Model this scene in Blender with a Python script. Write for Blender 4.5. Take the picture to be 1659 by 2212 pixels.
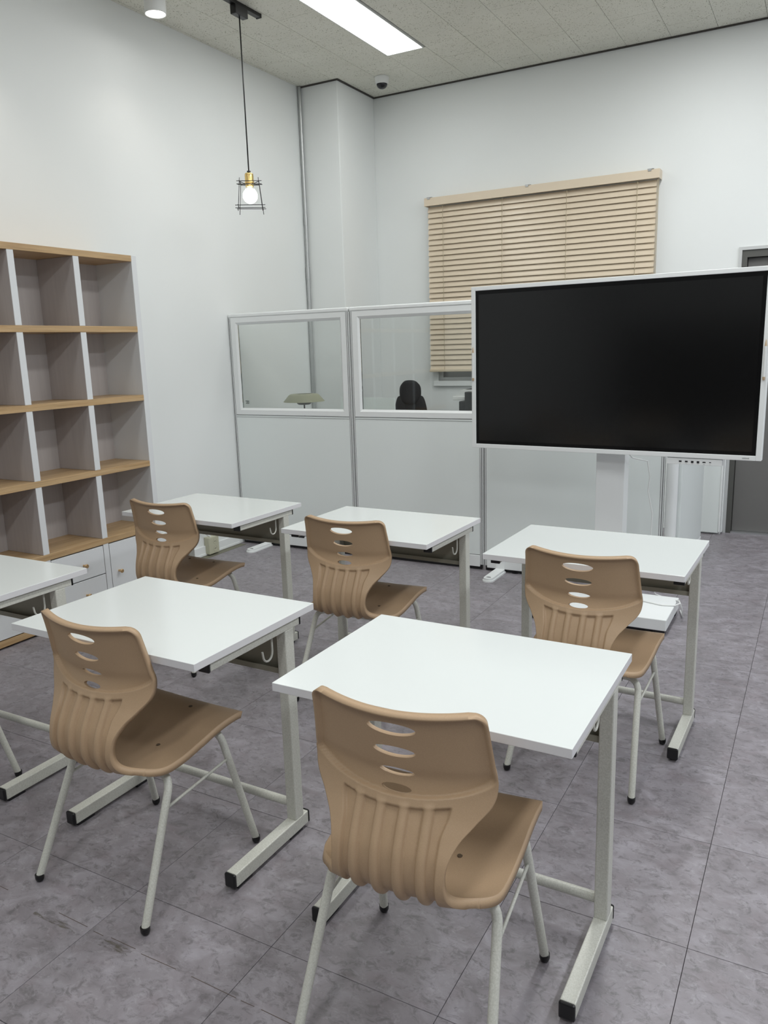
import bpy, bmesh, math, random
from mathutils import Vector, Matrix
random.seed(7)
for o in list(bpy.data.objects): bpy.data.objects.remove(o)
SC = bpy.context.scene; COL = SC.collection
PI = math.pi

# ---------------------------------------------------------------- camera
cam_d = bpy.data.cameras.new('camera'); cam = bpy.data.objects.new('camera', cam_d); COL.objects.link(cam); SC.camera = cam
cam_d.sensor_fit = 'HORIZONTAL'; cam_d.sensor_width = 36.0; cam_d.lens = 36.0 * 1699.1 / 1659.0
cam_d.clip_start = 0.02; cam_d.clip_end = 60
PITCH, YAW, ROLL, CAMZ = 0.2077277, 0.5091849, -0.0303415, 1.484357
def cam_axes():
    cy, sy, cp, sp = math.cos(YAW), math.sin(YAW), math.cos(PITCH), math.sin(PITCH)
    f = Vector((-sy*cp, cy*cp, -sp)); rt = Vector((cy, sy, 0)); up = rt.cross(f)
    c, s = math.cos(ROLL), math.sin(ROLL)
    return c*rt + s*up, -s*rt + c*up, f
R_, U_, F_ = cam_axes()
cam.matrix_world = Matrix(((R_.x, U_.x, -F_.x, 0), (R_.y, U_.y, -F_.y, 0), (R_.z, U_.z, -F_.z, CAMZ), (0, 0, 0, 1)))

# ---------------------------------------------------------------- world, exposure
w = bpy.data.worlds.new('world'); SC.world = w; w.use_nodes = True
w.node_tree.nodes['Background'].inputs[0].default_value = (0.6, 0.65, 0.7, 1); w.node_tree.nodes['Background'].inputs[1].default_value = 0.02
vs = SC.view_settings; vs.view_transform = 'Standard'; vs.look = 'None'; vs.gamma = 1.0; vs.use_curve_mapping = False
vs.exposure = 0.12
SC.cycles.use_denoising = True
SC.cycles.max_bounces = 10; SC.cycles.diffuse_bounces = 6; SC.cycles.transparent_max_bounces = 12
SC.cycles.sample_clamp_indirect = 6

# room extents
XL, YB, H = -3.934, 6.42, 3.572
XR, YF = 3.4, -3.9

# ---------------------------------------------------------------- lamps of the room outside the frame (ceiling panels like the visible one)
PANEL_L = 10.0
LCOL = (0.98, 1.0, 0.985)
def ceiling_area(x, y, e):
    d = bpy.data.lights.new('ceiling_panel_lamp', 'AREA'); d.shape = 'RECTANGLE'; d.size = 0.30; d.size_y = 1.22
    d.energy = e; d.color = LCOL if x < 1 else (0.91, 0.95, 1.0)
    o = bpy.data.objects.new('ceiling_panel_lamp', d); COL.objects.link(o); o.location = (x, y, H-0.015)
for (x, y, e) in ((-0.70, 5.0, 18), (1.43, 5.0, 20), (-2.83, 3.7, 5), (-0.70, 3.7, 29), (1.43, 3.7, 36),
                  (-2.83, 1.2, 7), (-0.70, 1.2, 21), (1.43, 1.2, 34), (-2.83, -1.0, 12), (-0.70, -1.0, 26), (1.43, -1.0, 26)):
    ceiling_area(x, y, e)

# ---------------------------------------------------------------- materials
def mat(name, col, rough=0.5, metal=0.0, spec=0.5, emit=None, estr=0.0, coat=0.0):
    m = bpy.data.materials.new(name); m.use_nodes = True
    b = m.node_tree.nodes['Principled BSDF']
    b.inputs['Base Color'].default_value = (*col, 1); b.inputs['Roughness'].default_value = rough
    b.inputs['Metallic'].default_value = metal; b.inputs['Specular IOR Level'].default_value = spec
    b.inputs['Coat Weight'].default_value = coat; b.inputs['Coat Roughness'].default_value = 0.06
    if emit: b.inputs['Emission Color'].default_value = (*emit, 1); b.inputs['Emission Strength'].default_value = estr
    return m
def nt(m): return m.node_tree.nodes, m.node_tree.links, m.node_tree.nodes['Principled BSDF']
def ramp(n, stops):
    r = n.new('ShaderNodeValToRGB'); e = r.color_ramp.elements
    while len(e) < len(stops): e.new(0.5)
    for i, (p, c) in enumerate(stops): e[i].position = p; e[i].color = (*c, 1)
    return r
def noise(n, l, vec, scale, detail=3, rough=0.5, dist=0.0):
    t = n.new('ShaderNodeTexNoise'); t.inputs['Scale'].default_value = scale; t.inputs['Detail'].default_value = detail
    t.inputs['Roughness'].default_value = rough; t.inputs['Distortion'].default_value = dist
    if vec is not None: l.new(vec, t.inputs['Vector'])
    return t
def mixc(n, l, fac, a, b, blend='MIX'):
    x = n.new('ShaderNodeMix'); x.data_type = 'RGBA'; x.blend_type = blend
    if isinstance(fac, (int, float)): x.inputs[0].default_value = fac
    else: l.new(fac, x.inputs[0])
    for s, v in ((6, a), (7, b)):
        if isinstance(v, tuple): x.inputs[s].default_value = (*v, 1)
        else: l.new(v, x.inputs[s])
    return x.outputs[2]
def bump(n, l, b, h, strength, dist):
    u = n.new('ShaderNodeBump'); u.inputs['Strength'].default_value = strength; u.inputs['Distance'].default_value = dist
    l.new(h, u.inputs['Height']); l.new(u.outputs[0], b.inputs['Normal'])
def geo_pos(n): return n.new('ShaderNodeNewGeometry').outputs['Position']
def mapping(n, l, vec, scale, loc=(0,0,0), rot=(0,0,0)):
    m = n.new('ShaderNodeMapping'); m.inputs['Scale'].default_value = scale; m.inputs['Location'].default_value = loc; m.inputs['Rotation'].default_value = rot
    l.new(vec, m.inputs['Vector']); return m.outputs[0]

M = {}
def wall_mat():
    m = mat('wall_paint', (0.72, 0.74, 0.735), 0.62, spec=0.3); n, l, b = nt(m)
    p = geo_pos(n); t = noise(n, l, p, 0.9, 2); r = ramp(n, [(0.3, (0.77, 0.79, 0.785)), (0.7, (0.81, 0.83, 0.825))]); l.new(t.outputs[0], r.inputs[0]); l.new(r.outputs[0], b.inputs['Base Color'])
    t2 = noise(n, l, p, 240, 2); bump(n, l, b, t2.outputs[0], 0.08, 0.002); return m
M['wall'] = wall_mat()
def floor_mat():
    m = mat('vinyl_tile', (0.2, 0.19, 0.2), 0.42, spec=0.45); n, l, b = nt(m)
    tc = n.new('ShaderNodeTexCoord'); oi = n.new('ShaderNodeObjectInfo')
    ml = n.new('ShaderNodeVectorMath'); ml.operation = 'SCALE'; ml.inputs[3].default_value = 37.0
    cx = n.new('ShaderNodeCombineXYZ'); l.new(oi.outputs['Random'], cx.inputs[0]); l.new(oi.outputs['Random'], cx.inputs[1]); l.new(cx.outputs[0], ml.inputs[0])
    ad = n.new('ShaderNodeVectorMath'); ad.operation = 'ADD'; l.new(tc.outputs['Object'], ad.inputs[0]); l.new(ml.outputs[0], ad.inputs[1])
    v = mapping(n, l, ad.outputs[0], (1.0, 1.35, 1.0), rot=(0, 0, 0.5))
    t1 = noise(n, l, v, 7, 5, 0.6, 1.2); r1 = ramp(n, [(0.30, (0.190, 0.172, 0.186)), (0.52, (0.250, 0.230, 0.250)), (0.72, (0.320, 0.300, 0.330))]); l.new(t1.outputs[0], r1.inputs[0])
    t2 = noise(n, l, v, 26, 8, 0.74, 0.9); r2 = ramp(n, [(0.36, (0, 0, 0)), (0.50, (1, 1, 1))]); l.new(t2.outputs[0], r2.inputs[0])
    t3 = noise(n, l, v, 34, 8, 0.72, 0.9); r3 = ramp(n, [(0.54, (0, 0, 0)), (0.68, (1, 1, 1))]); l.new(t3.outputs[0], r3.inputs[0])
    t4 = noise(n, l, v, 11, 2, 0.5, 0.5); r4 = ramp(n, [(0.55, (0, 0, 0)), (0.75, (1, 1, 1))]); l.new(t4.outputs[0], r4.inputs[0])
    k1 = mixc(n, l, r2.outputs[0], (0.130, 0.120, 0.127), r1.outputs[0])
    i1 = n.new('ShaderNodeMath'); i1.operation = 'MULTIPLY'; l.new(r3.outputs[0], i1.inputs[0]); i1.inputs[1].default_value = 0.55
    k2 = mixc(n, l, i1.outputs[0], k1, (0.40, 0.385, 0.41))
    i2 = n.new('ShaderNodeMath'); i2.operation = 'MULTIPLY'; l.new(r4.outputs[0], i2.inputs[0]); i2.inputs[1].default_value = 0.25
    k3 = mixc(n, l, i2.outputs[0], k2, (0.22, 0.165, 0.18))
    k0 = mixc(n, l, 0.22, k3, r1.outputs[0])
    l.new(k0, b.inputs['Base Color'])
    rr = ramp(n, [(0.3, (0.36,)*3), (0.7, (0.52,)*3)]); l.new(t1.outputs[0], rr.inputs[0]); l.new(rr.outputs[0], b.inputs['Roughness'])
    bump(n, l, b, t2.outputs[0], 0.06, 0.002); return m
M['floor'] = floor_mat()
M['joint'] = mat('tile_joint', (0.05, 0.045, 0.045), 0.8)
def ceil_mat():
    m = mat('mineral_fibre_tile', (0.52, 0.51, 0.46), 0.85, spec=0.2); n, l, b = nt(m)
    p = geo_pos(n)
    t0 = noise(n, l, p, 9, 3); wv = mixc(n, l, 0.035, p, t0.outputs[1], 'ADD')
    def flecks(rot, sc):
        q = mapping(n, l, wv, sc, rot=(0, 0, rot)); v = n.new('ShaderNodeTexVoronoi'); v.inputs['Scale'].default_value = 1.0; v.inputs['Randomness'].default_value = 1.0
        l.new(q, v.inputs['Vector']); r = ramp(n, [(0.13, (1, 1, 1)), (0.21, (0, 0, 0))]); l.new(v.outputs['Distance'], r.inputs[0]); return r.outputs[0]
    f1 = flecks(0.5, (32, 75, 1)); f2 = flecks(-0.7, (80, 34, 1)); f3 = flecks(1.2, (60, 110, 1))
    mx = n.new('ShaderNodeMath'); mx.operation = 'MAXIMUM'; l.new(f1, mx.inputs[0]); l.new(f2, mx.inputs[1])
    mx2 = n.new('ShaderNodeMath'); mx2.operation = 'MAXIMUM'; l.new(mx.outputs[0], mx2.inputs[0]); l.new(f3, mx2.inputs[1])
    t = noise(n, l, p, 2.2, 3); r = ramp(n, [(0.3, (0.70, 0.695, 0.625)), (0.7, (0.76, 0.755, 0.685))]); l.new(t.outputs[0], r.inputs[0])
    tm = noise(n, l, p, 18, 2); rm = ramp(n, [(0.36, (0.15,)*3), (0.6, (1.0,)*3)]); l.new(tm.outputs[0], rm.inputs[0])
    mm = n.new('ShaderNodeMath'); mm.operation = 'MULTIPLY'; l.new(mx2.outputs[0], mm.inputs[0]); l.new(rm.outputs[0], mm.inputs[1])
    k = mixc(n, l, mm.outputs[0], r.outputs[0], (0.26, 0.25, 0.175)); l.new(k, b.inputs['Base Color'])
    iv = n.new('ShaderNodeMath'); iv.operation = 'SUBTRACT'; iv.inputs[0].default_value = 1.0; l.new(mm.outputs[0], iv.inputs[1]); bump(n, l, b, iv.outputs[0], 0.35, 0.004)
    return m
M['ceil'] = ceil_mat()
M['ceil_joint'] = mat('ceiling_joint', (0.16, 0.155, 0.14), 0.9)
M['shadow_gap'] = mat('dark_gap_trim', (0.06, 0.055, 0.05), 0.8)
M['desk'] = mat('white_melamine', (0.685, 0.715, 0.705), 0.15, spec=0.5)
M['desk_edge'] = mat('white_edge_band', (0.70, 0.695, 0.71), 0.4)
def metal_mat():
    m = mat('speckled_grey_enamel', (0.48, 0.485, 0.43), 0.36, spec=0.5); n, l, b = nt(m)
    tc = n.new('ShaderNodeTexCoord'); t = noise(n, l, tc.outputs['Object'], 260, 3, 0.6); r = ramp(n, [(0.3, (0.50, 0.50, 0.445)), (0.7, (0.64, 0.64, 0.585))]); l.new(t.outputs[0], r.inputs[0]); l.new(r.outputs[0], b.inputs['Base Color'])
    bump(n, l, b, t.outputs[0], 0.25, 0.0015); return m
M['metal'] = metal_mat()
M['black'] = mat('black_plastic', (0.006, 0.006, 0.007), 0.35)
M['modesty'] = mat('shaded_grey_green_sheet', (0.30, 0.29, 0.235), 0.45)  # shade under the tabletop is put into this darker olive
def shell_mat():
    m = mat('tan_moulded_plastic', (0.36, 0.26, 0.175), 0.46, spec=0.4); n, l, b = nt(m)
    tc = n.new('ShaderNodeTexCoord'); t = noise(n, l, tc.outputs['Object'], 900, 2); bump(n, l, b, t.outputs[0], 0.22, 0.0006)
    t2 = noise(n, l, tc.outputs['Object'], 700, 2); r = ramp(n, [(0.3, (0.395, 0.272, 0.168)), (0.7, (0.445, 0.310, 0.193))]); l.new(t2.outputs[0], r.inputs[0]); l.new(r.outputs[0], b.inputs['Base Color'])
    return m
M['shell'] = shell_mat()
M['hole'] = mat('dark_screw_recess', (0.11, 0.075, 0.045), 0.7)
def oak_mat(name, axis):
    m = mat(name, (0.55, 0.38, 0.2), 0.42, spec=0.35); n, l, b = nt(m); p = geo_pos(n)
    sc = {'y': (45, 1.6, 45)}[axis]; v = mapping(n, l, p, sc); t = noise(n, l, v, 1.0, 5, 0.6, 0.8)
    v2 = mapping(n, l, p, (150, 5, 150)); t2 = noise(n, l, v2, 1.0, 3, 0.5, 0.3)
    r = ramp(n, [(0.3, (0.43, 0.275, 0.135)), (0.5, (0.52, 0.35, 0.185)), (0.75, (0.58, 0.41, 0.235))]); l.new(t.outputs[0], r.inputs[0])
    r2 = ramp(n, [(0.3, (0.80,)*3), (0.6, (1.0,)*3)]); l.new(t2.outputs[0], r2.inputs[0])
    l.new(mixc(n, l, 1.0, r.outputs[0], r2.outputs[0], 'MULTIPLY'), b.inputs['Base Color']); return m
M['oak'] = oak_mat('light_oak', 'y')
M['cab'] = mat('white_laminate', (0.72, 0.735, 0.75), 0.4)
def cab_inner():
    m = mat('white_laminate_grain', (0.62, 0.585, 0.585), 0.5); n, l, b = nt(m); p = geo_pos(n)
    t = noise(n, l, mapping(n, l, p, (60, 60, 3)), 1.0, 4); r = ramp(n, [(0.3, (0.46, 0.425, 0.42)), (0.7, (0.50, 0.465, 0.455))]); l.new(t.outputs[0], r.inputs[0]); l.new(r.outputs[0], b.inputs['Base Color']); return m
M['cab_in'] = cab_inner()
M['knob'] = mat('brass_knob', (0.62, 0.42, 0.22), 0.3, metal=0.9)
M['part_frame'] = mat('white_powder_coat', (0.82, 0.84, 0.84), 0.35)
M['part_panel'] = mat('pale_grey_panel', (0.80, 0.845, 0.835), 0.5)
M['slot'] = mat('dark_slot', (0.015, 0.015, 0.018), 0.6)
M['groove'] = mat('grey_groove', (0.13, 0.13, 0.135), 0.6)
def glass_mat():
    m = bpy.data.materials.new('clear_pane'); m.use_nodes = True; n = m.node_tree.nodes; l = m.node_tree.links
    n.clear(); out = n.new('ShaderNodeOutputMaterial'); tr = n.new('ShaderNodeBsdfTransparent'); tr.inputs[0].default_value = (0.93, 0.94, 0.935, 1)
    g = n.new('ShaderNodeBsdfGlossy'); g.inputs['Roughness'].default_value = 0.03; g.inputs[0].default_value = (0.9, 0.93, 0.92, 1)
    f = n.new('ShaderNodeFresnel'); f.inputs[0].default_value = 1.5
    x = n.new('ShaderNodeMixShader'); l.new(f.outputs[0], x.inputs[0]); l.new(tr.outputs[0], x.inputs[1]); l.new(g.outputs[0], x.inputs[2]); l.new(x.outputs[0], out.inputs[0]); return m
M['glass'] = glass_mat()
M['print'] = mat('grey_print', (0.12, 0.14, 0.13), 0.7)
M['blind'] = mat('tan_slat', (0.70, 0.595, 0.46), 0.34, spec=0.45)
M['blind_dark'] = mat('tan_rail', (0.62, 0.53, 0.40), 0.45)
M['cord'] = mat('tan_cord', (0.42, 0.35, 0.24), 0.8)
M['steel'] = mat('zinc_steel', (0.55, 0.56, 0.57), 0.28, metal=0.85)
M['galv'] = mat('galvanised_conduit', (0.50, 0.51, 0.51), 0.35, metal=0.75)
M['door'] = mat('grey_door_paint', (0.150, 0.147, 0.142), 0.45)
M['door_frame'] = mat('dark_grey_frame', (0.085, 0.085, 0.078), 0.4)
M['alu'] = mat('grey_aluminium', (0.55, 0.56, 0.56), 0.4, metal=0.3)
M['night'] = mat('dim_window_pane', (0.50, 0.50, 0.49), 0.15)
M['tv_white'] = mat('white_display_case', (0.82, 0.84, 0.84), 0.32)
M['screen'] = mat('black_screen', (0.0010, 0.0010, 0.0014), 0.17, spec=0.5)
M['bezel'] = mat('black_bezel', (0.0015, 0.0015, 0.002), 0.25, spec=0.25)
M['wood_tip'] = mat('pen_wood', (0.50, 0.37, 0.24), 0.5)
M['brass'] = mat('brass_socket', (0.70, 0.50, 0.20), 0.22, metal=0.95)
M['wire'] = mat('black_wire', (0.008, 0.008, 0.008), 0.4)
M['bulb'] = mat('lit_bulb', (1, 1, 1), 0.3, emit=(1.0, 0.97, 0.92), estr=9.0)
M['bulb_neck'] = mat('frosted_neck', (0.8, 0.8, 0.8), 0.4)
M['diffuser'] = mat('lit_diffuser', (1, 1, 1), 0.4, emit=LCOL, estr=PANEL_L)
M['lens'] = mat('lit_lens', (1, 1, 1), 0.4, emit=(1.0, 0.97, 0.93), estr=12.0)
M['lamp_shade'] = mat('olive_shade', (0.34, 0.34, 0.23), 0.5)
M['lamp_dark'] = mat('dark_brown_metal', (0.035, 0.022, 0.015), 0.35)
M['fabric'] = mat('black_mesh_fabric', (0.006, 0.007, 0.010), 0.8)
M['cream'] = mat('cream_plastic', (0.50, 0.49, 0.37), 0.4)
M['cream_in'] = mat('socket_recess', (0.12, 0.11, 0.07), 0.6)
M['white_pl'] = mat('white_plastic', (0.75, 0.76, 0.75), 0.4)
M['dome'] = mat('smoked_dome', (0.01, 0.01, 0.014), 0.08)
M['yellow'] = mat('worn_floor_edge', (0.17, 0.165, 0.12), 0.6)

# ---------------------------------------------------------------- mesh helpers
class MB:
    def __init__(s): s.bm = bmesh.new()
    def box(s, x0, x1, y0, y1, z0, z1, bev=0.0, seg=2, rot=None, mi=0):
        c = Vector(((x0+x1)/2, (y0+y1)/2, (z0+z1)/2))
        mt = Matrix.Translation(c) @ (rot or Matrix.Identity(4)) @ Matrix.Diagonal((x1-x0, y1-y0, z1-z0, 1))
        t = bmesh.new(); bmesh.ops.create_cube(t, size=1.0, matrix=mt)
        if bev > 0: bmesh.ops.bevel(t, geom=list(t.edges), offset=bev, segments=seg, profile=0.5, affect='EDGES')
        s._merge(t, mi); return s
    def _merge(s, t, mi=0):
        vm = {v: s.bm.verts.new(v.co) for v in t.verts}
        for f in t.faces:
            nf = s.bm.faces.new([vm[v] for v in f.verts]); nf.material_index = mi; nf.smooth = f.smooth
        t.free()
    def tube(s, pts, r, n=12, cap=True, mi=0, close=False):
        pts = [Vector(p) for p in pts]; rr = r if isinstance(r, (list, tuple)) else [r]*len(pts)
        rings = []; up = None; N = len(pts)
        for i, p in enumerate(pts):
            if close: d = pts[(i+1) % N] - pts[i-1]
            else: d = (pts[min(i+1, N-1)] - pts[max(i-1, 0)])
            d.normalize()
            if up is None:
                up = Vector((0, 0, 1)) if abs(d.z) < 0.9 else Vector((1, 0, 0))
            a = d.cross(up); a.normalize(); b = a.cross(d); b.normalize(); up = b
            rings.append([s.bm.verts.new(p + (a*math.cos(2*PI*k/n) + b*math.sin(2*PI*k/n))*rr[i]) for k in range(n)])
        m = N if close else N-1
        for i in range(m):
            A, B = rings[i], rings[(i+1) % N]
            for k in range(n):
                f = s.bm.faces.new((A[k], A[(k+1) % n], B[(k+1) % n], B[k])); f.smooth = True; f.material_index = mi
        if cap and not close:
            f = s.bm.faces.new(list(reversed(rings[0]))); f.material_index = mi
            f = s.bm.faces.new(rings[-1]); f.material_index = mi
        return s
    def lathe(s, prof, c=(0, 0, 0), n=24, mi=0, smooth=True):
        rings = []
        for (r, z) in prof:
            if r < 1e-5: rings.append([s.bm.verts.new((c[0], c[1], c[2]+z))])
            else: rings.append([s.bm.verts.new((c[0]+r*math.cos(2*PI*k/n), c[1]+r*math.sin(2*PI*k/n), c[2]+z)) for k in range(n)])
        for A, B in zip(rings, rings[1:]):
            for k in range(n):
                k2 = (k+1) % n
                if len(A) == 1 and len(B) == 1: continue
                if len(A) == 1: vs_ = (A[0], B[k2], B[k])
                elif len(B) == 1: vs_ = (A[k], A[k2], B[0])
                else: vs_ = (A[k], A[k2], B[k2], B[k])
                f = s.bm.faces.new(vs_); f.smooth = smooth; f.material_index = mi
        return s
    def prism(s, poly, axis, a0, a1, mi=0):
        # poly in the two other axes, extruded along axis
        def P(p, a):
            if axis == 'x': return (a, p[0], p[1])
            if axis == 'y': return (p[0], a, p[1])
            return (p[0], p[1], a)
        A = [s.bm.verts.new(P(p, a0)) for p in poly]; B = [s.bm.verts.new(P(p, a1)) for p in poly]
        s.bm.faces.new(A).material_index = mi; s.bm.faces.new(list(reversed(B))).material_index = mi; n = len(poly)
        for k in range(n): s.bm.faces.new((A[k], B[k], B[(k+1) % n], A[(k+1) % n])).material_index = mi
        return s
    def xf(s, mtx): bmesh.ops.transform(s.bm, matrix=mtx, verts=s.bm.verts); return s
    def mesh(s, name, m):
        bmesh.ops.recalc_face_normals(s.bm, faces=s.bm.faces)
        for e in s.bm.edges:
            if len(e.link_faces) == 2 and e.calc_face_angle(0) > 0.7: e.smooth = False
        me = bpy.data.meshes.new(name); s.bm.to_mesh(me); s.bm.free()
        for x in (m if isinstance(m, (list, tuple)) else [m]): me.materials.append(x)
        return me
    def build(s, name, m, parent=None, loc=None):
        o = bpy.data.objects.new(name, s.mesh(name, m)); COL.objects.link(o)
        if parent: o.parent = parent
        if loc: o.location = loc
        return o
def tag(o, label=None, cat=None, group=None, kind=None):
    if label: o['label'] = label
    if cat: o['category'] = cat
    if group: o['group'] = group
    if kind: o['kind'] = kind
    return o
def empty(name, loc=(0, 0, 0), rz=0.0):
    o = bpy.data.objects.new(name, None); COL.objects.link(o); o.location = loc; o.rotation_euler = (0, 0, rz); o.empty_display_size = 0.1; return o
def obj_from(name, me, parent=None, loc=(0, 0, 0), rz=0):
    o = bpy.data.objects.new(name, me); COL.objects.link(o); o.location = loc; o.rotation_euler = (0, 0, rz)
    if parent: o.parent = parent
    return o
def children(o): return [x for x in list(COL.objects) if x.parent == o]
def copy_tree(o, parent=None):
    c = o.copy(); COL.objects.link(c); c.parent = parent
    for ch in children(o): copy_tree(ch, c)
    return c
def arc(c, r, a0, a1, n, f): return [f(c, r, a0+(a1-a0)*i/n) for i in range(n+1)]

# ================================================================ SETTING
# floor: base slab and vinyl tiles
fl = MB().box(XL, XR, YF, YB, -0.06, -0.004).build('floor', M['joint']); tag(fl, kind='structure')
TS = 0.4655; FA = 0.012
tile_mesh = MB().box(-TS/2+0.0007, TS/2-0.0007, -TS/2+0.0007, TS/2-0.0007, -0.004, 0.0, bev=0.0006, seg=1).mesh('floor_tile', M['floor'])
ca, sa = math.cos(0.0), math.sin(0.0)
near, far = [], []
for i in range(-9, 9):
    for j in range(-12, 13):
        cx = -0.192 + TS*(i+0.5); cy = 1.355 + TS*(j+0.5)
        x0, x1, y0, y1 = cx-TS/2, cx+TS/2, cy-TS/2, cy+TS/2
        if x1 <= XL or x0 >= XR or y1 <= YF or y0 >= YB: continue
        full = x0 >= XL and x1 <= XR and y0 >= YF and y1 <= YB
        (near if (x0 < 0.8 and y1 > 0.2) else far).append((x0, x1, y0, y1, full))
for (x0, x1, y0, y1, full) in near:
    if full: obj_from('floor_tile', tile_mesh, fl, ((x0+x1)/2, (y0+y1)/2, 0))
    else:
        a0, a1, b0, b1 = max(x0, XL), min(x1, XR), max(y0, YF), min(y1, YB)
        hx, hy = (a1-a0)/2, (b1-b0)/2
        MB().box(-hx+0.0007, hx-0.0007, -hy+0.0007, hy-0.0007, -0.004, 0.0).build('floor_tile', M['floor'], fl, ((a0+a1)/2, (b0+b1)/2, 0))
mb = MB()
for (x0, x1, y0, y1, full) in far: mb.box(max(x0, XL)+.0007, min(x1, XR)-.0007, max(y0, YF)+.0007, min(y1, YB)-.0007, -0.004, 0.0)
tag(mb.build('floor_tiling', M['floor'], fl), kind='stuff')

# walls
WINX0, WINX1, WINZ0, WINZ1 = -2.99, -1.22, 1.17, 2.55
DX0, DX1, DZ1 = -0.577, 0.42, 2.08
def wall_back():
    mb = MB(); y0, y1 = YB, YB+0.15
    mb.box(XL-0.15, WINX0, y0, y1, 0, H+.05); mb.box(WINX0, WINX1, y0, y1, 0, WINZ0); mb.box(WINX0, WINX1, y0, y1, WINZ1, H+.05)
    mb.box(WINX1, DX0, y0, y1, 0, H+.05); mb.box(DX0, DX1, y0, y1, DZ1, H+.05); mb.box(DX1, XR+0.15, y0, y1, 0, H+.05)
    return mb.build('wall_back', M['wall'])
tag(wall_back(), kind='structure')
tag(MB().box(XL-0.15, XL, YF, YB+.15, 0, H+.05).build('wall_left', M['wall']), kind='structure')
tag(MB().box(XR, XR+0.15, YF, YB+.15, 0, H+.05).build('wall_right', M['wall']), kind='structure')
tag(MB().box(XL-.15, XR+.15, YF-0.15, YF, 0, H+.05).build('wall_front', M['wall']), kind='structure')
tag(MB().box(XL, -3.565, 5.83, YB, 0, H, bev=0.006).build('wall_column', M['wall']), kind='structure')
tag(MB().box(XL, XR, YF, YF+.03, 0, 1.75).build('added_dark_band', M['door']), kind='structure')  # unseen dark band, added so the display has something dark to reflect
# shadow gaps where the ceiling meets the walls
mb = MB(); mb.box(-3.565, XR, YB-0.014, YB, H-0.010, H-0.001); mb.box(-3.565, -3.551, 5.816, YB-0.014, H-0.010, H-0.001); mb.box(XL, -3.565, 5.816, 5.83, H-0.010, H-0.001)
tag(mb.build('trim_1', M['shadow_gap']), kind='structure')
# low trunking along the left wall between bookcase and partition
tag(MB().box(XL, XL+0.012, 3.58, 4.69, 0.0, 0.075, bev=0.002).box(XL+0.012, XL+0.016, 3.58, 4.69, 0.004, 0.018).build('baseboard_left', M['part_frame']), kind='structure')
tag(MB().box(XL, XL+0.075, 3.58, 4.69, 0.0, 0.0012).build('trim_2', M['yellow']), kind='structure')

random.seed(11)
mb = MB(); x = -2.30
while x < -1.0:
    ln = random.uniform(.03, .16); y = 1.192 + random.uniform(-.004, .004) - .010*(x+1.9)
    if random.random() < .75: mb.box(x, x+ln, y-.0008, y+.0008, 0.0, .0004, rot=Matrix.Rotation(random.uniform(-.02, .02), 4, 'Z'))
    x += ln + random.uniform(.0, .05)
tag(mb.build('trim_4', mat('floor_scratch', (0.095, 0.07, 0.06), .7)), kind='structure')
def smudge_mat():
    m = mat('old_glue_mark', (0.20, 0.175, 0.13), .55); n, l, b = nt(m); t = noise(n, l, mapping(n, l, geo_pos(n), (14, 60, 1)), 1.0, 5, .7)
    r = ramp(n, [(.50, (0, 0, 0)), (.62, (.42,)*3)]); l.new(t.outputs[0], r.inputs[0]); l.new(r.outputs[0], b.inputs['Alpha']); return m
tag(MB().box(-1.78, -1.60, 1.156, 1.172, 0.0, .0003).box(-1.53, -1.43, 1.158, 1.184, 0.0, .0003).build('trim_5', smudge_mat()), kind='structure')
# ceiling: carrier and tiles
ce = MB().box(XL-.1, XR+.1, YF-.1, YB+.1, H+0.012, H+0.06).build('ceiling', M['ceil_joint']); tag(ce, kind='structure')
CW, CL = 0.309, 0.609; G = 0.0012
ctile = MB().box(-CW/2+G, CW/2-G, -CL/2+G, CL/2-G, 0, 0.012, bev=0.0008, seg=1).mesh('ceiling_tile', M['ceil'])
far = MB(); LX0, LX1, LY0, LY1 = -2.985, -2.685, 4.385, 5.605
def cut_lights(a0, a1, b0, b1):
    if a1 <= LX0+.01 or a0 >= LX1-.01 or b1 <= LY0 or b0 >= LY1: return [(b0, b1)]
    out = []
    if b0 < LY0: out.append((b0, LY0))
    if b1 > LY1: out.append((LY1, b1))
    return out
for i in range(-11, 14):
    x1 = -0.817 + CW*(i+1); x0 = x1 - CW
    if x0 >= XR or x1 <= XL: continue
    odd = (i % 2)
    for j in range(-16, 4):
        y0 = 5.27 + (0.0 if odd == 0 else 0.309) + CL*j; y1 = y0+CL
        if y1 <= YF or y0 >= YB: continue
        a0, a1, b0, b1 = max(x0, XL), min(x1, XR), max(y0, YF), min(y1, YB)
        for (c0, c1) in cut_lights(a0, a1, b0, b1):
            if c1-c0 < 0.02 or a1-a0 < 0.01: continue
            if a1 <= -3.565+.01 and c0 >= 5.83: continue
            if c1 > 3.2 and a0 < 0.2:
                if abs((a1-a0)-CW) < 1e-4 and abs((c1-c0)-CL) < 1e-4: obj_from('ceiling_tile', ctile, ce, ((a0+a1)/2, (c0+c1)/2, H))
                else:
                    hx, hy = (a1-a0)/2, (c1-c0)/2
                    MB().box(-hx+G, hx-G, -hy+G, hy-G, 0, 0.012).build('ceiling_tile', M['ceil'], ce, ((a0+a1)/2, (c0+c1)/2, H))
            else: far.box(a0+G, a1-G, c0+G, c1-G, H, H+0.012)
tag(far.build('ceiling_tiling', M['ceil'], ce), kind='stuff')

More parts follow.
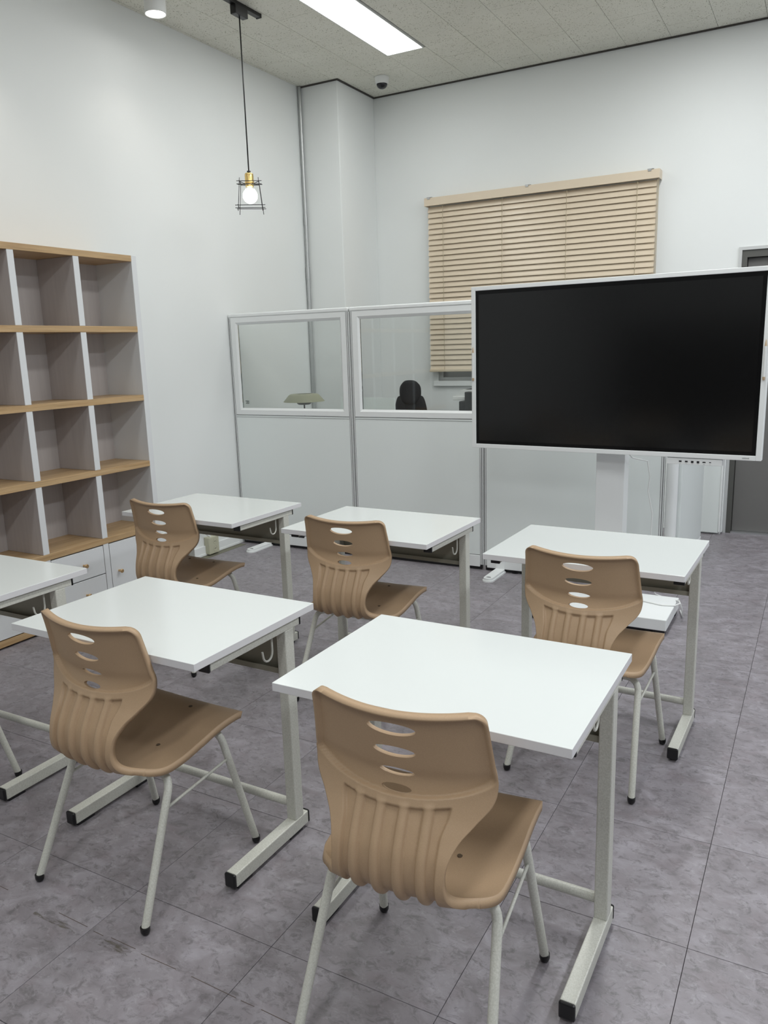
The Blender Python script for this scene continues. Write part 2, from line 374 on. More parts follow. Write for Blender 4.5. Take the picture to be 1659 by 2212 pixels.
# window behind the blind
wn = empty('window_1', ((WINX0+WINX1)/2, YB, WINZ0)); tag(wn, kind='structure')
wx = (WINX1-WINX0)/2; wz = WINZ1-WINZ0
mb = MB(); mb.box(-wx, -wx+.04, .02, .12, 0, wz); mb.box(wx-.04, wx, .02, .12, 0, wz); mb.box(-wx+.04, wx-.04, .02, .12, wz-.04, wz); mb.box(-wx+.04, wx-.04, .02, .12, 0, .03)
mb.box(-.02, .02, .03, .10, .03, wz-.04); mb.build('window_frame', M['alu'], wn)
MB().box(-wx+.04, -.02, .07, .078, .03, wz-.04).build('pane', M['night'], wn); MB().box(.02, wx-.04, .05, .058, .03, wz-.04).build('pane', M['night'], wn)
MB().box(-wx-.035, wx+.035, -.03, .02, -.045, -.002, bev=.003).build('window_sill', M['part_frame'], wn)

# door at the right end of the back wall
dr = empty('door_1', (DX0, YB, 0)); tag(dr, kind='structure')
dw = DX1-DX0
mb = MB(); mb.box(-.022, 0.0, -.012, .0, 0, DZ1+.022); mb.box(0.0, dw, -.012, 0, DZ1, DZ1+.022); mb.build('door_trim', M['alu'], dr)
mb = MB(); mb.box(0, .035, .0, .14, 0, DZ1); mb.box(dw-.035, dw, .0, .14, 0, DZ1); mb.box(.035, dw-.035, .0, .14, DZ1-.05, DZ1); mb.build('door_frame', M['door_frame'], dr)
MB().box(.037, dw-.037, .05, .09, .012, DZ1-.052, bev=.003).build('door_leaf', M['door'], dr)
MB().box(.035, dw-.035, .0, .14, .0, .012).build('threshold', M['steel'], dr)
mb = MB().tube([(dw-.11, .05, 1.0), (dw-.11, .015, 1.0), (dw-.22, .015, 1.0)], .009); mb.build('door_handle', M['steel'], dr)

# ================================================================ CEILING OBJECTS
t = empty('ceiling_light', (-2.835, 4.995, H)); tag(t, 'long rectangular lit panel light in the ceiling, cut by the top of the frame', 'ceiling light')
mb = MB(); mb.box(-.149, .149, -.609, -.600, -.004, .012); mb.box(-.149, .149, .600, .609, -.004, .012); mb.box(-.149, -.141, -.6, .6, -.004, .012); mb.box(.141, .149, -.6, .6, -.004, .012); mb.build('light_frame', M['white_pl'], t)
MB().box(-.141, .141, -.6, .6, -.0015, .006).build('diffuser', M['diffuser'], t)

t = empty('dome_camera', (-3.245, 5.99, H)); tag(t, 'small white dome security camera with black dome on ceiling near the corner', 'security camera')
MB().lathe([(0, 0), (.056, 0), (.058, -.006), (.055, -.012), (.052, -.045), (.048, -.052), (.042, -.053)], n=32).build('housing', M['white_pl'], t)
MB().lathe([(.043, -.050)] + [(.043*math.cos(a), -.053-.036*math.sin(a)) for a in [i*PI/2/8 for i in range(9)]], n=32).build('dome', M['dome'], t)

t = empty('light_track', (-3.32, 3.95, H)); tag(t, 'black lighting track rail on ceiling above the pendant', 'track')
MB().box(-.018, .018, -.62, .555, -.022, 0, bev=.002).build('rail', M['wire'], t)
MB().box(-.019, .019, .552, .562, -.024, 0).build('end_cap', M['black'], t)
# pendant
PX, PY = -3.317, 4.304
t = empty('pendant_lamp', (PX, PY, 2.36)); tag(t, 'lit pendant bulb with brass socket inside a black wire cage, hung on a black cable', 'pendant lamp')
zc = H-.022-2.36
MB().box(-.022, .022, -.06, .06, zc-.055, zc, bev=.004).build('track_adapter', M['black'], t)
MB().tube([(0, 0, .245), (0, 0, zc-.05)], .0042, 8).build('cable', M['wire'], t)
MB().lathe([(0, .245), (.012, .245), (.012, .230), (0, .230)], n=16).build('cable_grip', M['black'], t)
MB().lathe([(0, .232), (.022, .232), (.027, .227), (.028, .22), (.028, .18), (.030, .178), (.030, .172), (.026, .170), (.026, .150), (.024, .148), (0, .148)], n=28).build('socket', M['brass'], t)
b = MB().lathe([(0, .150), (.014, .150), (.016, .142), (.018, .138)], n=24).build('bulb_neck', M['bulb_neck'], t)
MB().lathe([(.018, .1385), (.03, .134)] + [(.047*math.cos(a), .095+.047*math.sin(a)) for a in [PI/3.2 - i*(PI/3.2+PI/2)/14 for i in range(15)]], n=32).build('bulb', M['bulb'], t)
def cage():
    mb = MB(); r = .0024; ht, hb = .070, .088; o = .022
    zt, zt2, zb, zb2 = .190, .170, .030, .012
    for sx in (-1, 1):
        for sy in (-1, 1):
            mb.tube([(sx*(ht-.002), sy*(ht-.002), .212), (sx*(hb+.002), sy*(hb+.002), -.008)], r, 6)
    for (h, z1, z2) in ((ht, zt, zt2), (hb, zb, zb2)):
        for s in (-1, 1):
            mb.tube([(-h-o, s*h, z1 if s < 0 else z1+.002), (h+o, s*h, z1)], r, 6)
            mb.tube([(s*h, -h-o, z1), (s*h, h+o, z1)], r, 6)
            mb.tube([(-h-o, s*h, z2), (h+o, s*h, z2)], r, 6) if s < 0 else None
    for sx in (-1, 1):
        for sy in (-1, 1):
            mb.tube([(sx*.020, sy*.020, .176), (sx*ht, sy*ht, .186)], r, 6)
    mb.xf(Matrix.Rotation(0.61, 4, 'Z') @ Matrix.Diagonal((.86, .86, .92, 1))); return mb
cage().build('cage', M['wire'], t)
# downlight
t = empty('ceiling_downlight', (-3.578, 3.852, H)); tag(t, 'white cylindrical surface downlight, lit, on ceiling above the bookcase', 'downlight')
MB().lathe([(0, 0), (.062, 0), (.062, -.150), (.060, -.152), (.056, -.150), (.054, -.140)], n=36).build('housing', M['white_pl'], t)
MB().lathe([(0, -.147), (.0555, -.147), (.0555, -.143), (0, -.143)], n=36).build('lens', M['lens'], t)
def spot(name, loc, e, ang, blend=0.8, col=(1, .93, .85)):
    d = bpy.data.lights.new(name, 'SPOT'); d.energy = e; d.spot_size = ang; d.spot_blend = blend; d.color = col; d.shadow_soft_size = .05
    o = bpy.data.objects.new(name, d); COL.objects.link(o); o.location = loc; return o
spot('downlight_beam', (-3.578, 3.852, H-.16), 5, 1.9)
spot('downlight_beam', (-3.578, 2.55, H-.16), 14, 1.9)

# corner conduit
t = empty('conduit_pipe', (-3.912, 5.806, 0)); tag(t, 'grey metal conduit running up the corner beside the column', 'pipe')
MB().tube([(0, 0, 2.09), (0.004, 0, 2.5), (0, 0, 3.565)], .0135, 14).build('upper_pipe', M['galv'], t)
MB().tube([(-.002, 0, .0), (0, 0, 2.12)], .0150, 14).build('lower_pipe', M['galv'], t)
MB().tube([(0, 0, 2.06), (0, 0, 2.16)], .0185, 14).build('coupling', M['galv'], t)
MB().tube([(.003, 0, 2.50), (.003, 0, 2.56)], .0165, 14).build('coupling', M['galv'], t)

# ================================================================ BOOKCASE (faces +x, along the left wall)
BX0, BX1 = XL+.002, -3.625
bc = empty('bookcase', ((BX0+BX1)/2, 2.53, 0)); tag(bc, 'tall white cube bookcase with oak shelves and cupboards below, against left wall', 'bookcase')
ox, oy = (BX0+BX1)/2, 2.53
def lb(mb, x0, x1, y0, y1, z0, z1, bev=0.0015): return mb.box(x0-ox, x1-ox, y0-oy, y1-oy, z0, z1, bev=bev, seg=1)
YR0, YR1 = 3.531, 3.571
DIV = [3.1275, 2.723, 2.3185, 1.914]; YLc = 1.5095
lb(MB(), BX0, BX1, YR0, YR1, 0.0, 2.051).build('side_panel', M['cab'], bc)
lb(MB(), BX0, BX1, YLc-.02, YLc+.02, 0.0, 2.051).build('side_panel', M['cab'], bc)
SH = [(2.016, 2.050), (1.610, 1.644), (1.204, 1.238), (.800, .834), (.396, .430)]
for z0, z1 in SH: lb(MB(), BX0, BX1+.001, YLc+.02, YR0, z0, z1, .0008).build('shelf', M['oak'], bc)
lb(MB(), BX0, BX1+.001, YLc+.02, YR0, .012, .046, .0008).build('plinth', M['oak'], bc)
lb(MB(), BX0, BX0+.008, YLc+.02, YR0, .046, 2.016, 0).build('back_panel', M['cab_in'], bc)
rows = [(1.644, 2.016), (1.238, 1.610), (.834, 1.204), (.430, .800), (.046, .396)]
for d in DIV:
    dd = d + (0.0225 if d > 3 else .0)*0
    for (z0, z1) in rows:
        y0 = d - .0195
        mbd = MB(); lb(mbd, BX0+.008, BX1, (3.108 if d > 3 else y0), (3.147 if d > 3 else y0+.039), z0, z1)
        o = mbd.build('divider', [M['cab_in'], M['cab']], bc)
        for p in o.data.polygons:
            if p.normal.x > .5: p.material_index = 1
def knob(parent, y, z):
    MB().lathe([(0, 0), (.007, 0), (.006, .004), (.0055, .016), (.011, .020), (.012, .028), (.010, .031), (0, .031)], n=20).xf(Matrix.Translation((BX1-ox+.0, y-oy, z)) @ Matrix.Rotation(PI/2, 4, 'Y')).build('knob', M['knob'], parent)
def front(name, y0, y1, z0, z1, ky, kz):
    f = lb(MB(), BX1-.018, BX1, y0+.002, y1-.002, z0+.002, z1-.002, .001).build(name, M['cab'], bc); knob(f, ky, kz)
front('door', 3.149, YR0, .050, .391, 3.205, .213)
front('drawer', 2.744, 3.106, .223, .391, 2.955, .307); front('drawer', 2.744, 3.106, .050, .221, 2.955, .131)
front('door', 2.339, 2.702, .050, .391, 2.39, .213); front('door', 1.935, 2.298, .050, .391, 2.25, .213); front('door', 1.531, 1.893, .050, .391, 1.58, .213)

# wall socket
t = empty('wall_socket', (XL+.001, 4.35, .01)); tag(t, 'cream double wall socket low on left wall under the desk', 'socket')
MB().box(0, .048, -.055, .055, .0, .128, bev=.004).build('socket_box', M['cream'], t)
for z in (.037, .091):
    s = MB().lathe([(.0195, 0), (.0195, -.012), (0, -.012)], n=24).xf(Matrix.Translation((.0485, 0.01, z)) @ Matrix.Rotation(PI/2, 4, 'Y'))
    o = s.build('outlet', M['cream_in'], t)
    MB().lathe([(.0215, 0), (.0215, .0015), (.0190, .0015), (.0190, 0)], n=24).xf(Matrix.Translation((.048, 0.01, z)) @ Matrix.Rotation(PI/2, 4, 'Y')).build('outlet_rim', M['cream'], t)
    for dy in (-.006, .006): MB().box(.0485, .050, .01+dy-.002, .01+dy+.002, z-.002, z+.002).build('contact', M['black'], o)
t = MB().tube([(XL+.035, 4.33, .138), (XL+.03, 4.26, .19), (XL+.012, 4.16, .235), (XL+.010, 3.9, .26), (XL+.010, 3.62, .27)], .006, 10).build('wall_cable', M['white_pl']); tag(t, 'thin white cable running along left wall above the cream socket', 'cable')

# ================================================================ PARTITIONS
PY0, PT = 4.755, 0.036     # centre y, thickness (front face 4.737)
def partition(name_label, x0, x1, cat='partition', glass=True, foot_x=None, sticker=False, notch=None):
    cx = (x0+x1)/2; t = empty('partition_panel', (cx, PY0, 0)); tag(t, name_label, cat)
    hw = (x1-x0)/2; T = PT/2
    mb = MB().box(-hw, hw, -T-.004, T+.004, 1.724, 1.752, bev=.008, seg=3); mb.build('top_rail', M['part_frame'], t)
    # posts with dark grooves
    for s in (-1, 1):
        mb = MB(); a, b = (s*hw, s*(hw-.022)); a, b = min(a, b), max(a, b)
        mb.box(a, b, -T, T, .035, 1.724, bev=.002)
        o = mb.build('post', M['part_frame'], t)
        mb = MB(); e = s*(hw-.0065); mb.box(e-.0025, e+.0025, -T-.0008, -T+.001, .036, 1.722); e = s*(hw-.0175); mb.box(e-.0012, e+.0012, -T-.0008, -T+.001, .036, 1.722); mb.build('groove', M['groove'], o)
    # glazed frame
    zb = 1.008 if glass else 1.70
    if glass:
        mb = MB(); g = .066
        def member(p0, p1, horiz):   # bevelled frame member
            pass
        xl, xr = -hw+.022, hw-.022
        outer = [(xl, zb), (xr, zb), (xr, 1.724), (xl, 1.724)]; inn = [(xl+.040, zb+.034), (xr-.040, zb+.034), (xr-.040, 1.724-.036), (xl+.040, 1.724-.036)]
        inn2 = [(xl+.054, zb+.050), (xr-.054, zb+.050), (xr-.054, 1.724-.054), (xl+.054, 1.724-.054)]
        for side in (-1, 1):
            O = [mb.bm.verts.new((p[0], side*T, p[1])) for p in outer]; I = [mb.bm.verts.new((p[0], side*T, p[1])) for p in inn]; J = [mb.bm.verts.new((p[0], side*.005, p[1])) for p in inn2]
            for k in range(4):
                k2 = (k+1) % 4; mb.bm.faces.new((O[k], O[k2], I[k2], I[k])); mb.bm.faces.new((I[k], I[k2], J[k2], J[k]))
        mb.build('glazing_frame', M['part_frame'], t)
        gp = MB().box(xl+.052, xr-.052, -.0025, .0025, zb+.048, 1.724-.052).build('glass_pane', M['glass'], t)
        if sticker:
            mb = MB()
            for k, (a, b) in enumerate(((0, .034), (.009, .034), (.003, .034))):
                mb.box(xl+.080+a, xl+.080+b, -.0032, -.0027, zb+.098-k*.0085, zb+.1035-k*.0085)
            mb.build('printed_mark', M['print'], gp)
        mb = MB().box(xl, xr, -T-.001, -T+.001, zb-.004, zb-.001).box(xl, xr, -T-.0008, -T+.001, zb-.018, zb-.0165); mb.build('frame_joint', M['groove'], t)
    top = zb-.004 if glass else 1.724
    MB().box(-hw+.022, hw-.022, -T+.001, T-.001, .104, top, bev=.001, seg=1).build('lower_panel', M['part_panel'], t)
    MB().box(-hw+.022, hw-.022, -T-.003, T+.003, .022, .100, bev=.002, seg=1).build('skirting_cover', M['part_frame'], t)
    MB().box(-hw+.022, hw-.022, -T+.003, T-.003, .098, .106).build('skirting_gap', M['groove'], t)
    MB().box(-hw+.01, hw-.01, -.010, .010, .004, .036).build('base_channel', M['black'], t)
    if notch is not None:
        x = notch-cx; MB().prism([(x-.030, .1015), (x+.030, .1015), (x+.024, .088), (x-.027, .088)], 'y', -T-.0038, -T+.002).build('cable_slot', M['slot'], t)
    for s in (-.35, .35):
        MB().lathe([(0, 0), (.022, 0), (.022, .006), (.006, .010), (.006, .035), (0, .035)], n=16).xf(Matrix.Translation((s, 0, 0))).build('levelling_foot', M['black'], t)
    if foot_x is not None:
        x = foot_x-cx
        def slab(hw_, z0, z1, l0, l1):
            poly = [(x-hw_, l1)] + [(x+hw_*math.cos(a), l0-hw_*math.sin(-a)*1.0) for a in [PI + i*PI/10 for i in range(11)]] + [(x+hw_, l1)]
            return [(p[0], p[1]) for p in poly], z0, z1
        mb = MB(); p, a, b = slab(.038, 0, .010, -.235, -T-.003); mb.prism(p, 'z', a, b); p, a, b = slab(.031, .010, .024, -.235, -T-.003); mb.prism(p, 'z', a, b)
        mb.box(x-.031, x+.031, -T-.008, -T-.002, .010, .104)
        f = mb.build('stabiliser_foot', M['part_frame'], t)
        MB().prism([(x-.017, -.238), (x+.017, -.238), (x+.009, -.222), (x-.009, -.222)], 'z', .0238, .0246).build('key_slot', M['groove'], f)
    return t
partition('white office partition with low printed mark on its glass, leftmost against left wall', XL+.006, -2.879, foot_x=-3.675, sticker=True, notch=-3.362)
partition('white office partition, second from left, black office chair seen through its glass', -2.872, -1.900)
partition('white office partition directly behind the large display', -1.893, -0.770, foot_x=-1.776, notch=-1.78)
# return panel going back towards the rear wall and its rounded corner post
t = empty('partition_return', (-.70, 5.28, 0)); tag(t, 'grey shaded partition running back from rounded white corner post, right of the display column', 'partition')
MB().box(-.018, .018, -.47, .53, .104, 1.752, bev=.002).build('panel', M['part_panel'], t)
MB().box(-.021, .021, -.47, .53, .012, .100, bev=.002).build('skirting_cover', M['part_frame'], t)
MB().tube([(-.028, -.522, 0), (-.028, -.522, 1.752)], .033, 24).build('corner_post', M['part_frame'], t)
MB().box(-.012, .012, -.46, .53, .0, .03).build('base_channel', M['black'], t)
# slotted strip on the edge next to the corner post
ss = MB().box(-.050, -.038, -.5437, -.530, .035, 1.745).build('slotted_strip', M['part_frame'], t)
sme = MB().box(-.0475, -.0405, -.5450, -.5435, 0, .042).mesh('slot', M['slot'])
for k in range(26): obj_from('slot', sme, ss, (0, 0, .06+k*.065))
# end panel by the rear door
t = empty('partition_end', (-.690, 6.372, 0)); tag(t, 'narrow white end panel standing against rear wall beside the grey door', 'partition')
MB().box(-.08, .068, -.040, -.012, .012, 1.752, bev=.002).build('panel', M['part_panel'], t)
MB().box(.068, .082, -.046, .0, .020, 1.752, bev=.002).box(.082, .092, -.010, .040, .012, 1.752, bev=.002).box(-.08, .082, -.012, .040, .0, 1.745).build('edge_profile', M['part_frame'], t)

# ================================================================ BLIND
t = empty('window_blind', (-2.10, YB, 1.25)); tag(t, 'tan slatted venetian blind, closed, hanging on back wall behind the display', 'blind')
bx = .945; yb = -.062
mb = MB().box(-bx, bx, yb-.032, -.004, 1.385, 1.430, bev=.002); mb.build('headrail', M['blind_dark'], t)
mb = MB().box(-bx-.004, bx+.004, yb-.046, yb-.038, 1.372, 1.436, bev=.002).box(-bx-.004, -bx+.004, yb-.040, -.006, 1.372, 1.436, bev=.001).box(bx-.004, bx+.004, yb-.040, -.006, 1.372, 1.436, bev=.001)
mb.build('valance', M['blind'], t)
for x in (-bx+.045, -.045, bx-.06):
    MB().box(x-.022, x+.022, yb-.050, -.001, 1.437, 1.441).box(x-.018, x+.006, yb-.051, yb-.0465, 1.424, 1.440).build('bracket', M['steel'], t)
# one slat profile: gently crowned strip, tilted nearly shut
def slat_mesh():
    mb = MB(); n = 6; wd = .050; th = .0028; tilt = math.radians(66)
    top, bot = [], []
    for i in range(n+1):
        s = -wd/2 + wd*i/n; c = .0028*(1-(2*s/wd)**2)
        for lst, off in ((top, c+th/2), (bot, c-th/2)):
            y = -(s*math.cos(tilt)) - off*math.sin(tilt); z = -s*math.sin(tilt) + off*math.cos(tilt)
            lst.append((y, z))
    poly = top + list(reversed(bot)); mb.prism(poly, 'x', -bx+.012, bx-.020)
    return mb.mesh('slat', M['blind'])
sm = slat_mesh(); PITCHS = .0435
for k in range(31):
    z = 1.345 - k*PITCHS
    if z < .035: break
    obj_from('slat', sm, t, (0, yb, z))
MB().box(-bx+.010, bx-.018, yb-.026, yb+.024, .0, .022, bev=.005).build('bottom_rail', M['blind_dark'], t)
for wx_ in (-2.889, -2.365, -1.840, -1.310):
    x = wx_+2.10; mb = MB().tube([(x, yb-.027, .02), (x, yb-.027, 1.375)], .0018, 6).tube([(x, yb+.027, .02), (x, yb+.027, 1.375)], .0018, 6)
    for k in range(30):
        z = 1.345-k*PITCHS
        if z > .045: mb.tube([(x, yb-.027, z+.022), (x+.006, yb-.030, z+.012), (x+.001, yb-.028, z+.002)], .0016, 5)
    mb.build('ladder_cord', M['cord'], t)
MB().tube([(bx-.012, yb-.030, .30), (bx-.010, yb-.030, 1.38)], .0028, 6).tube([(bx-.004, yb-.028, .30), (bx-.003, yb-.028, 1.38)], .0022, 6).build('pull_cord', M['cord'], t)

# ================================================================ DISPLAY ON STAND
t = empty('display_stand', (-.972, 4.165, 0)); tag(t, 'white display stand with rectangular column and thick low base slab', 'stand')
MB().box(-.074, .078, .085, .185, .09, 1.30, bev=.003).build('column', M['tv_white'], t)
MB().box(-.352, .368, -.200, .198, .030, .090, bev=.004).build('base', M['tv_white'], t)
for x in (-.32, .335):
    for y in (-.165, .165): MB().box(x-.026, x+.026, y-.026, y+.026, 0, .031, bev=.004).build('foot_pad', M['black'], t)
MB().box(-.345, .361, -.192, .19, .022, .031).build('underside', M['black'], t)
MB().box(-.12, .12, .04, .087, 1.22, 1.50, bev=.003).build('mount_bracket', M['black'], t)
tvx, tvy, tvz, tva = -.985, 4.132, 1.344, -.070
t = empty('interactive_display', (tvx, tvy, tvz-.444), tva); tag(t, 'large black interactive touch display in white frame, switched off, facing the desks', 'display')
W2, B0, B1 = .757, 0.0, .888
mb = MB()
def ring(mb, xo, zo0, zo1, xi, zi0, zi1, y0, y1):
    mb.box(-xo, -xi, y0, y1, zo0, zo1, bev=.002); mb.box(xi, xo, y0, y1, zo0, zo1, bev=.002); mb.box(-xi, xi, y0, y1, zi1, zo1, bev=.002); mb.box(-xi, xi, y0, y1, zo0, zi0, bev=.002)
SI = .7325; ZI0, ZI1 = .0235, .8665
ring(mb, W2, B0, B1, SI, ZI0, ZI1, -.006, .040)
mb.build('bezel_frame', M['tv_white'], t)
MB().box(-W2+.012, W2-.012, .030, .062, .012, B1-.012, bev=.006).build('rear_cover', M['tv_white'], t)
MB().box(-SI, SI, .0, .02, ZI0, ZI1).build('black_border', M['bezel'], t)
MB().box(-.714, .714, -.0012, .001, .444-.40175, .444+.40175).build('screen', M['screen'], t)
mb = MB(); mb.box(.325, .585, .000, .040, -.035, -.004, bev=.002)
tr = mb.build('port_tray', M['tv_white'], t)
ports = [('usb', .391, .013, .008), ('usb', .420, .013, .008), ('sq', .448, .012, .011), ('sq', .475, .012, .011), ('hdmi', .503, .015, .006), ('usbc', .531, .009, .004)]
for (k, x, w_, h_) in ports:
    zc_ = -.0195 if k != 'sq' else -.0205
    mb = MB()
    if k == 'hdmi': mb.prism([(x-w_/2, zc_+h_/2-.002), (x-w_/2+.003, zc_+h_/2), (x+w_/2-.003, zc_+h_/2), (x+w_/2, zc_+h_/2-.002), (x+w_/2, zc_-h_/2), (x-w_/2, zc_-h_/2)], 'y', -.0006, .002)
    else: mb.box(x-w_/2, x+w_/2, -.0006, .002, zc_-h_/2, zc_+h_/2)
    mb.build('port', M['slot'], tr)
mb = MB()
for (k, x, w_, h_) in ports: mb.box(x-.004, x+.004, -.0004, .001, -.0300, -.0292)
mb.build('port_caption', M['print'], tr)
def text_mesh(name, s, size, m, parent, mtx):
    cu = bpy.data.curves.new(name, 'FONT'); cu.body = s; cu.size = size; cu.extrude = .0003; cu.align_x = 'CENTER'; cu.align_y = 'CENTER'
    tmp = bpy.data.objects.new('tmp', cu); COL.objects.link(tmp); bpy.context.view_layer.update()
    me = bpy.data.meshes.new_from_object(tmp.evaluated_get(bpy.context.evaluated_depsgraph_get())); bpy.data.objects.remove(tmp); bpy.data.curves.remove(cu)
    me.transform(mtx); me.materials.clear(); me.materials.append(m); me.name = name
    o = bpy.data.objects.new(name, me); COL.objects.link(o); o.parent = parent; return o
text_mesh('maker_lettering', 'SAMSUNG', .0082, M['print'], t, Matrix.Translation((.690, -.0062, .0105)) @ Matrix.Rotation(PI/2, 4, 'X') @ Matrix.Diagonal((.82, 1, 1, 1)))
def pen(label, x, z0):
    p = empty('touch_pen', (tvx, tvy, tvz-.444), tva); tag(p, label, 'pen')
    y = -.0125; L = .185
    MB().tube([(x, y, z0+.016), (x, y, z0+L-.030)], .0058, 10).build('barrel', M['white_pl'], p)
    MB().tube([(x, y, z0+L-.030), (x, y, z0+L-.002), (x, y, z0+L)], [.0058, .0016, .0006], 10).build('tip', M['wood_tip'], p)
    MB().tube([(x, y, z0), (x, y, z0+.003), (x, y, z0+.016)], [.004, .0056, .0058], 10).build('end_cap', M['wood_tip'], p)
pen('white touch pen with wood tip clipped to right side of the display frame', .745, .378)
pen('white touch pen with wood tip clipped to left side of the display frame', -.745, .378)
t = MB().tube([(-.870, 4.205, .90), (-.868, 4.30, .86), (-.842, 4.60, .80), (-.826, 4.60, .711), (-.833, 4.60, .63), (-.805, 4.60, .497), (-.808, 4.60, .387), (-.80, 4.62, .20), (-.78, 4.65, .006), (-.72, 4.60, .006)], .0035, 8).build('display_cable', M['white_pl']); tag(t, 'thin white cable hanging from the display in front of the partition', 'cable')
t = MB().tube([(-.74, 4.56, .006), (-.711, 4.500, .012), (-.66, 4.42, .05), (-.590, 4.262, .105), (-.578, 4.225, .103), (-.600, 4.205, .0945), (-.663, 4.187, .0945), (-.777, 4.222, .0945), (-.860, 4.225, .0945)], .0042, 8).tube([(-.578, 4.225, .103), (-.569, 4.235, .07), (-.570, 4.28, .012), (-.60, 4.40, .006)], .0038, 8).build('power_cord', M['white_pl']); tag(t, 'white power cord looped over the corner of the display base', 'cord')

# ================================================================ BACK OFFICE (seen through the glass)
t = empty('office_desk', (-3.36, 5.12, 0)); tag(t, 'white office desk behind the glazed partition, carrying the olive lamp', 'desk')
MB().box(-.55, .55, -.30, .30, .70, .725, bev=.002).build('desk_top', M['desk'], t)
for s in (-1, 1): MB().box(s*.53-.012, s*.53+.012, -.28, .28, 0, .70).build('side_panel', M['part_frame'], t)
MB().box(-.518, .518, .26, .275, .25, .70).build('back_panel', M['part_frame'], t)
t = empty('desk_lamp', (-3.598, 5.20, .725)); tag(t, 'table lamp with shallow olive metal shade and dark stem, behind the glass partition', 'lamp')
MB().lathe([(0, 0), (.085, 0), (.085, .012), (.015, .016), (0, .016)], n=32).build('base', M['lamp_dark'], t)
MB().lathe([(0, .014), (.0065, .014), (.0065, .34), (0, .34)], n=14).build('stem', M['lamp_dark'], t)
MB().lathe([(.060, .410), (.108, .407), (.120, .400), (.162, .352), (.164, .349), (.160, .349), (.116, .396), (.060, .406), (.060, .410)], n=56).build('shade', M['lamp_shade'], t)
MB().lathe([(0, .325), (.045, .325), (.055, .332), (.068, .352), (.055, .405), (0, .407)], n=40).build('inner_bowl', M['lamp_dark'], t)
t = empty('desk_screen', (-2.94, 5.40, 0)); tag(t, 'pale translucent desk divider beside the black office chair', 'divider')
MB().prism([(-.46, .30), (.06, .30), (.03, 1.088), (-.46, 1.092)], 'y', .03, .042).build('panel', M['part_panel'], t)
for x in (-.40, .0): MB().box(x-.02, x+.02, .026, .052, 0, .64).build('bracket', M['alu'], t)
# office chair
t = empty('office_chair', (-3.00, 5.82, 0), .25); tag(t, 'black high-back office chair with headrest, behind the glass partition', 'chair')
def pad(w_, h_, z0, y0, curve, rt=.04, th=.03):
    mb = MB(); n, m = 14, 16; fr, bk = [], []
    for j in range(m+1):
        row, row2 = [], []
        v = -1+2*j/m
        for i in range(n+1):
            u = -1+2*i/n; k = 4.0
            # squircle map
            xx = u*math.sqrt(1-.46*v*v*abs(v)); zz = v*math.sqrt(1-.46*u*u*abs(u))
            y = y0 - curve*(1-u*u) 
            e = max(abs(u), abs(v)); bl = th*math.sqrt(max(0, 1-e**6))*.5
            row.append(mb.bm.verts.new((xx*w_/2, y-bl, z0+zz*h_/2))); row2.append(mb.bm.verts.new((xx*w_/2, y+bl+.002, z0+zz*h_/2)))
        fr.append(row); bk.append(row2)
    for j in range(m):
        for i in range(n):
            mb.bm.faces.new((fr[j][i], fr[j][i+1], fr[j+1][i+1], fr[j+1][i])).smooth = True
            mb.bm.faces.new((bk[j][i], bk[j+1][i], bk[j+1][i+1], bk[j][i+1])).smooth = True
    for j in range(m):
        mb.bm.faces.new((fr[j][0], fr[j+1][0], bk[j+1][0], bk[j][0])); mb.bm.faces.new((fr[j][n], bk[j][n], bk[j+1][n], fr[j+1][n]))
    for i in range(n):
        mb.bm.faces.new((fr[0][i], bk[0][i], bk[0][i+1], fr[0][i+1])); mb.bm.faces.new((fr[m][i], fr[m][i+1], bk[m][i+1], bk[m][i]))
    return mb
pad(.185, .20, 1.100, .13, .02).build('headrest', M['fabric'], t)
pad(.27, .56, .78, .16, .03).build('backrest', M['fabric'], t)
for s in (-1, 1):
    pad(.12, .50, .82, .135, .01).xf(Matrix.Translation((s*.085, 0, 0))).build('back_wing', M['fabric'], t)
    MB().tube([(s*.24, .05, .44), (s*.27, .04, .55), (s*.27, .02, .66)], .014, 10).box(s*.27-.035, s*.27+.035, -.13, .10, .66, .685, bev=.008).build('armrest', M['black'], t)
pad(.48, .46, 0, 0, 0, th=.07).xf(Matrix.Translation((0, -.06, .45)) @ Matrix.Rotation(PI/2, 4, 'X')).build('seat', M['fabric'], t)
MB().tube([(0, .17, .80), (0, .20, .55), (0, .10, .42), (0, 0, .41)], .02, 10).build('back_strut', M['black'], t)
MB().tube([(0, 0, .08), (0, 0, .42)], .024, 14).build('gas_lift', M['black'], t)
mb = MB()
for k in range(5):
    a = 2*PI*k/5; mb.tube([(0, 0, .09), (.28*math.cos(a), .28*math.sin(a), .055)], [.022, .014], 8)
mb.build('star_base', M['black'], t)
for k in range(5):
    a = 2*PI*k/5; MB().tube([(.28*math.cos(a)-.018*math.sin(a), .28*math.sin(a)+.018*math.cos(a), .025), (.28*math.cos(a)+.018*math.sin(a), .28*math.sin(a)-.018*math.cos(a), .025)], .025, 14).build('castor', M['black'], t)
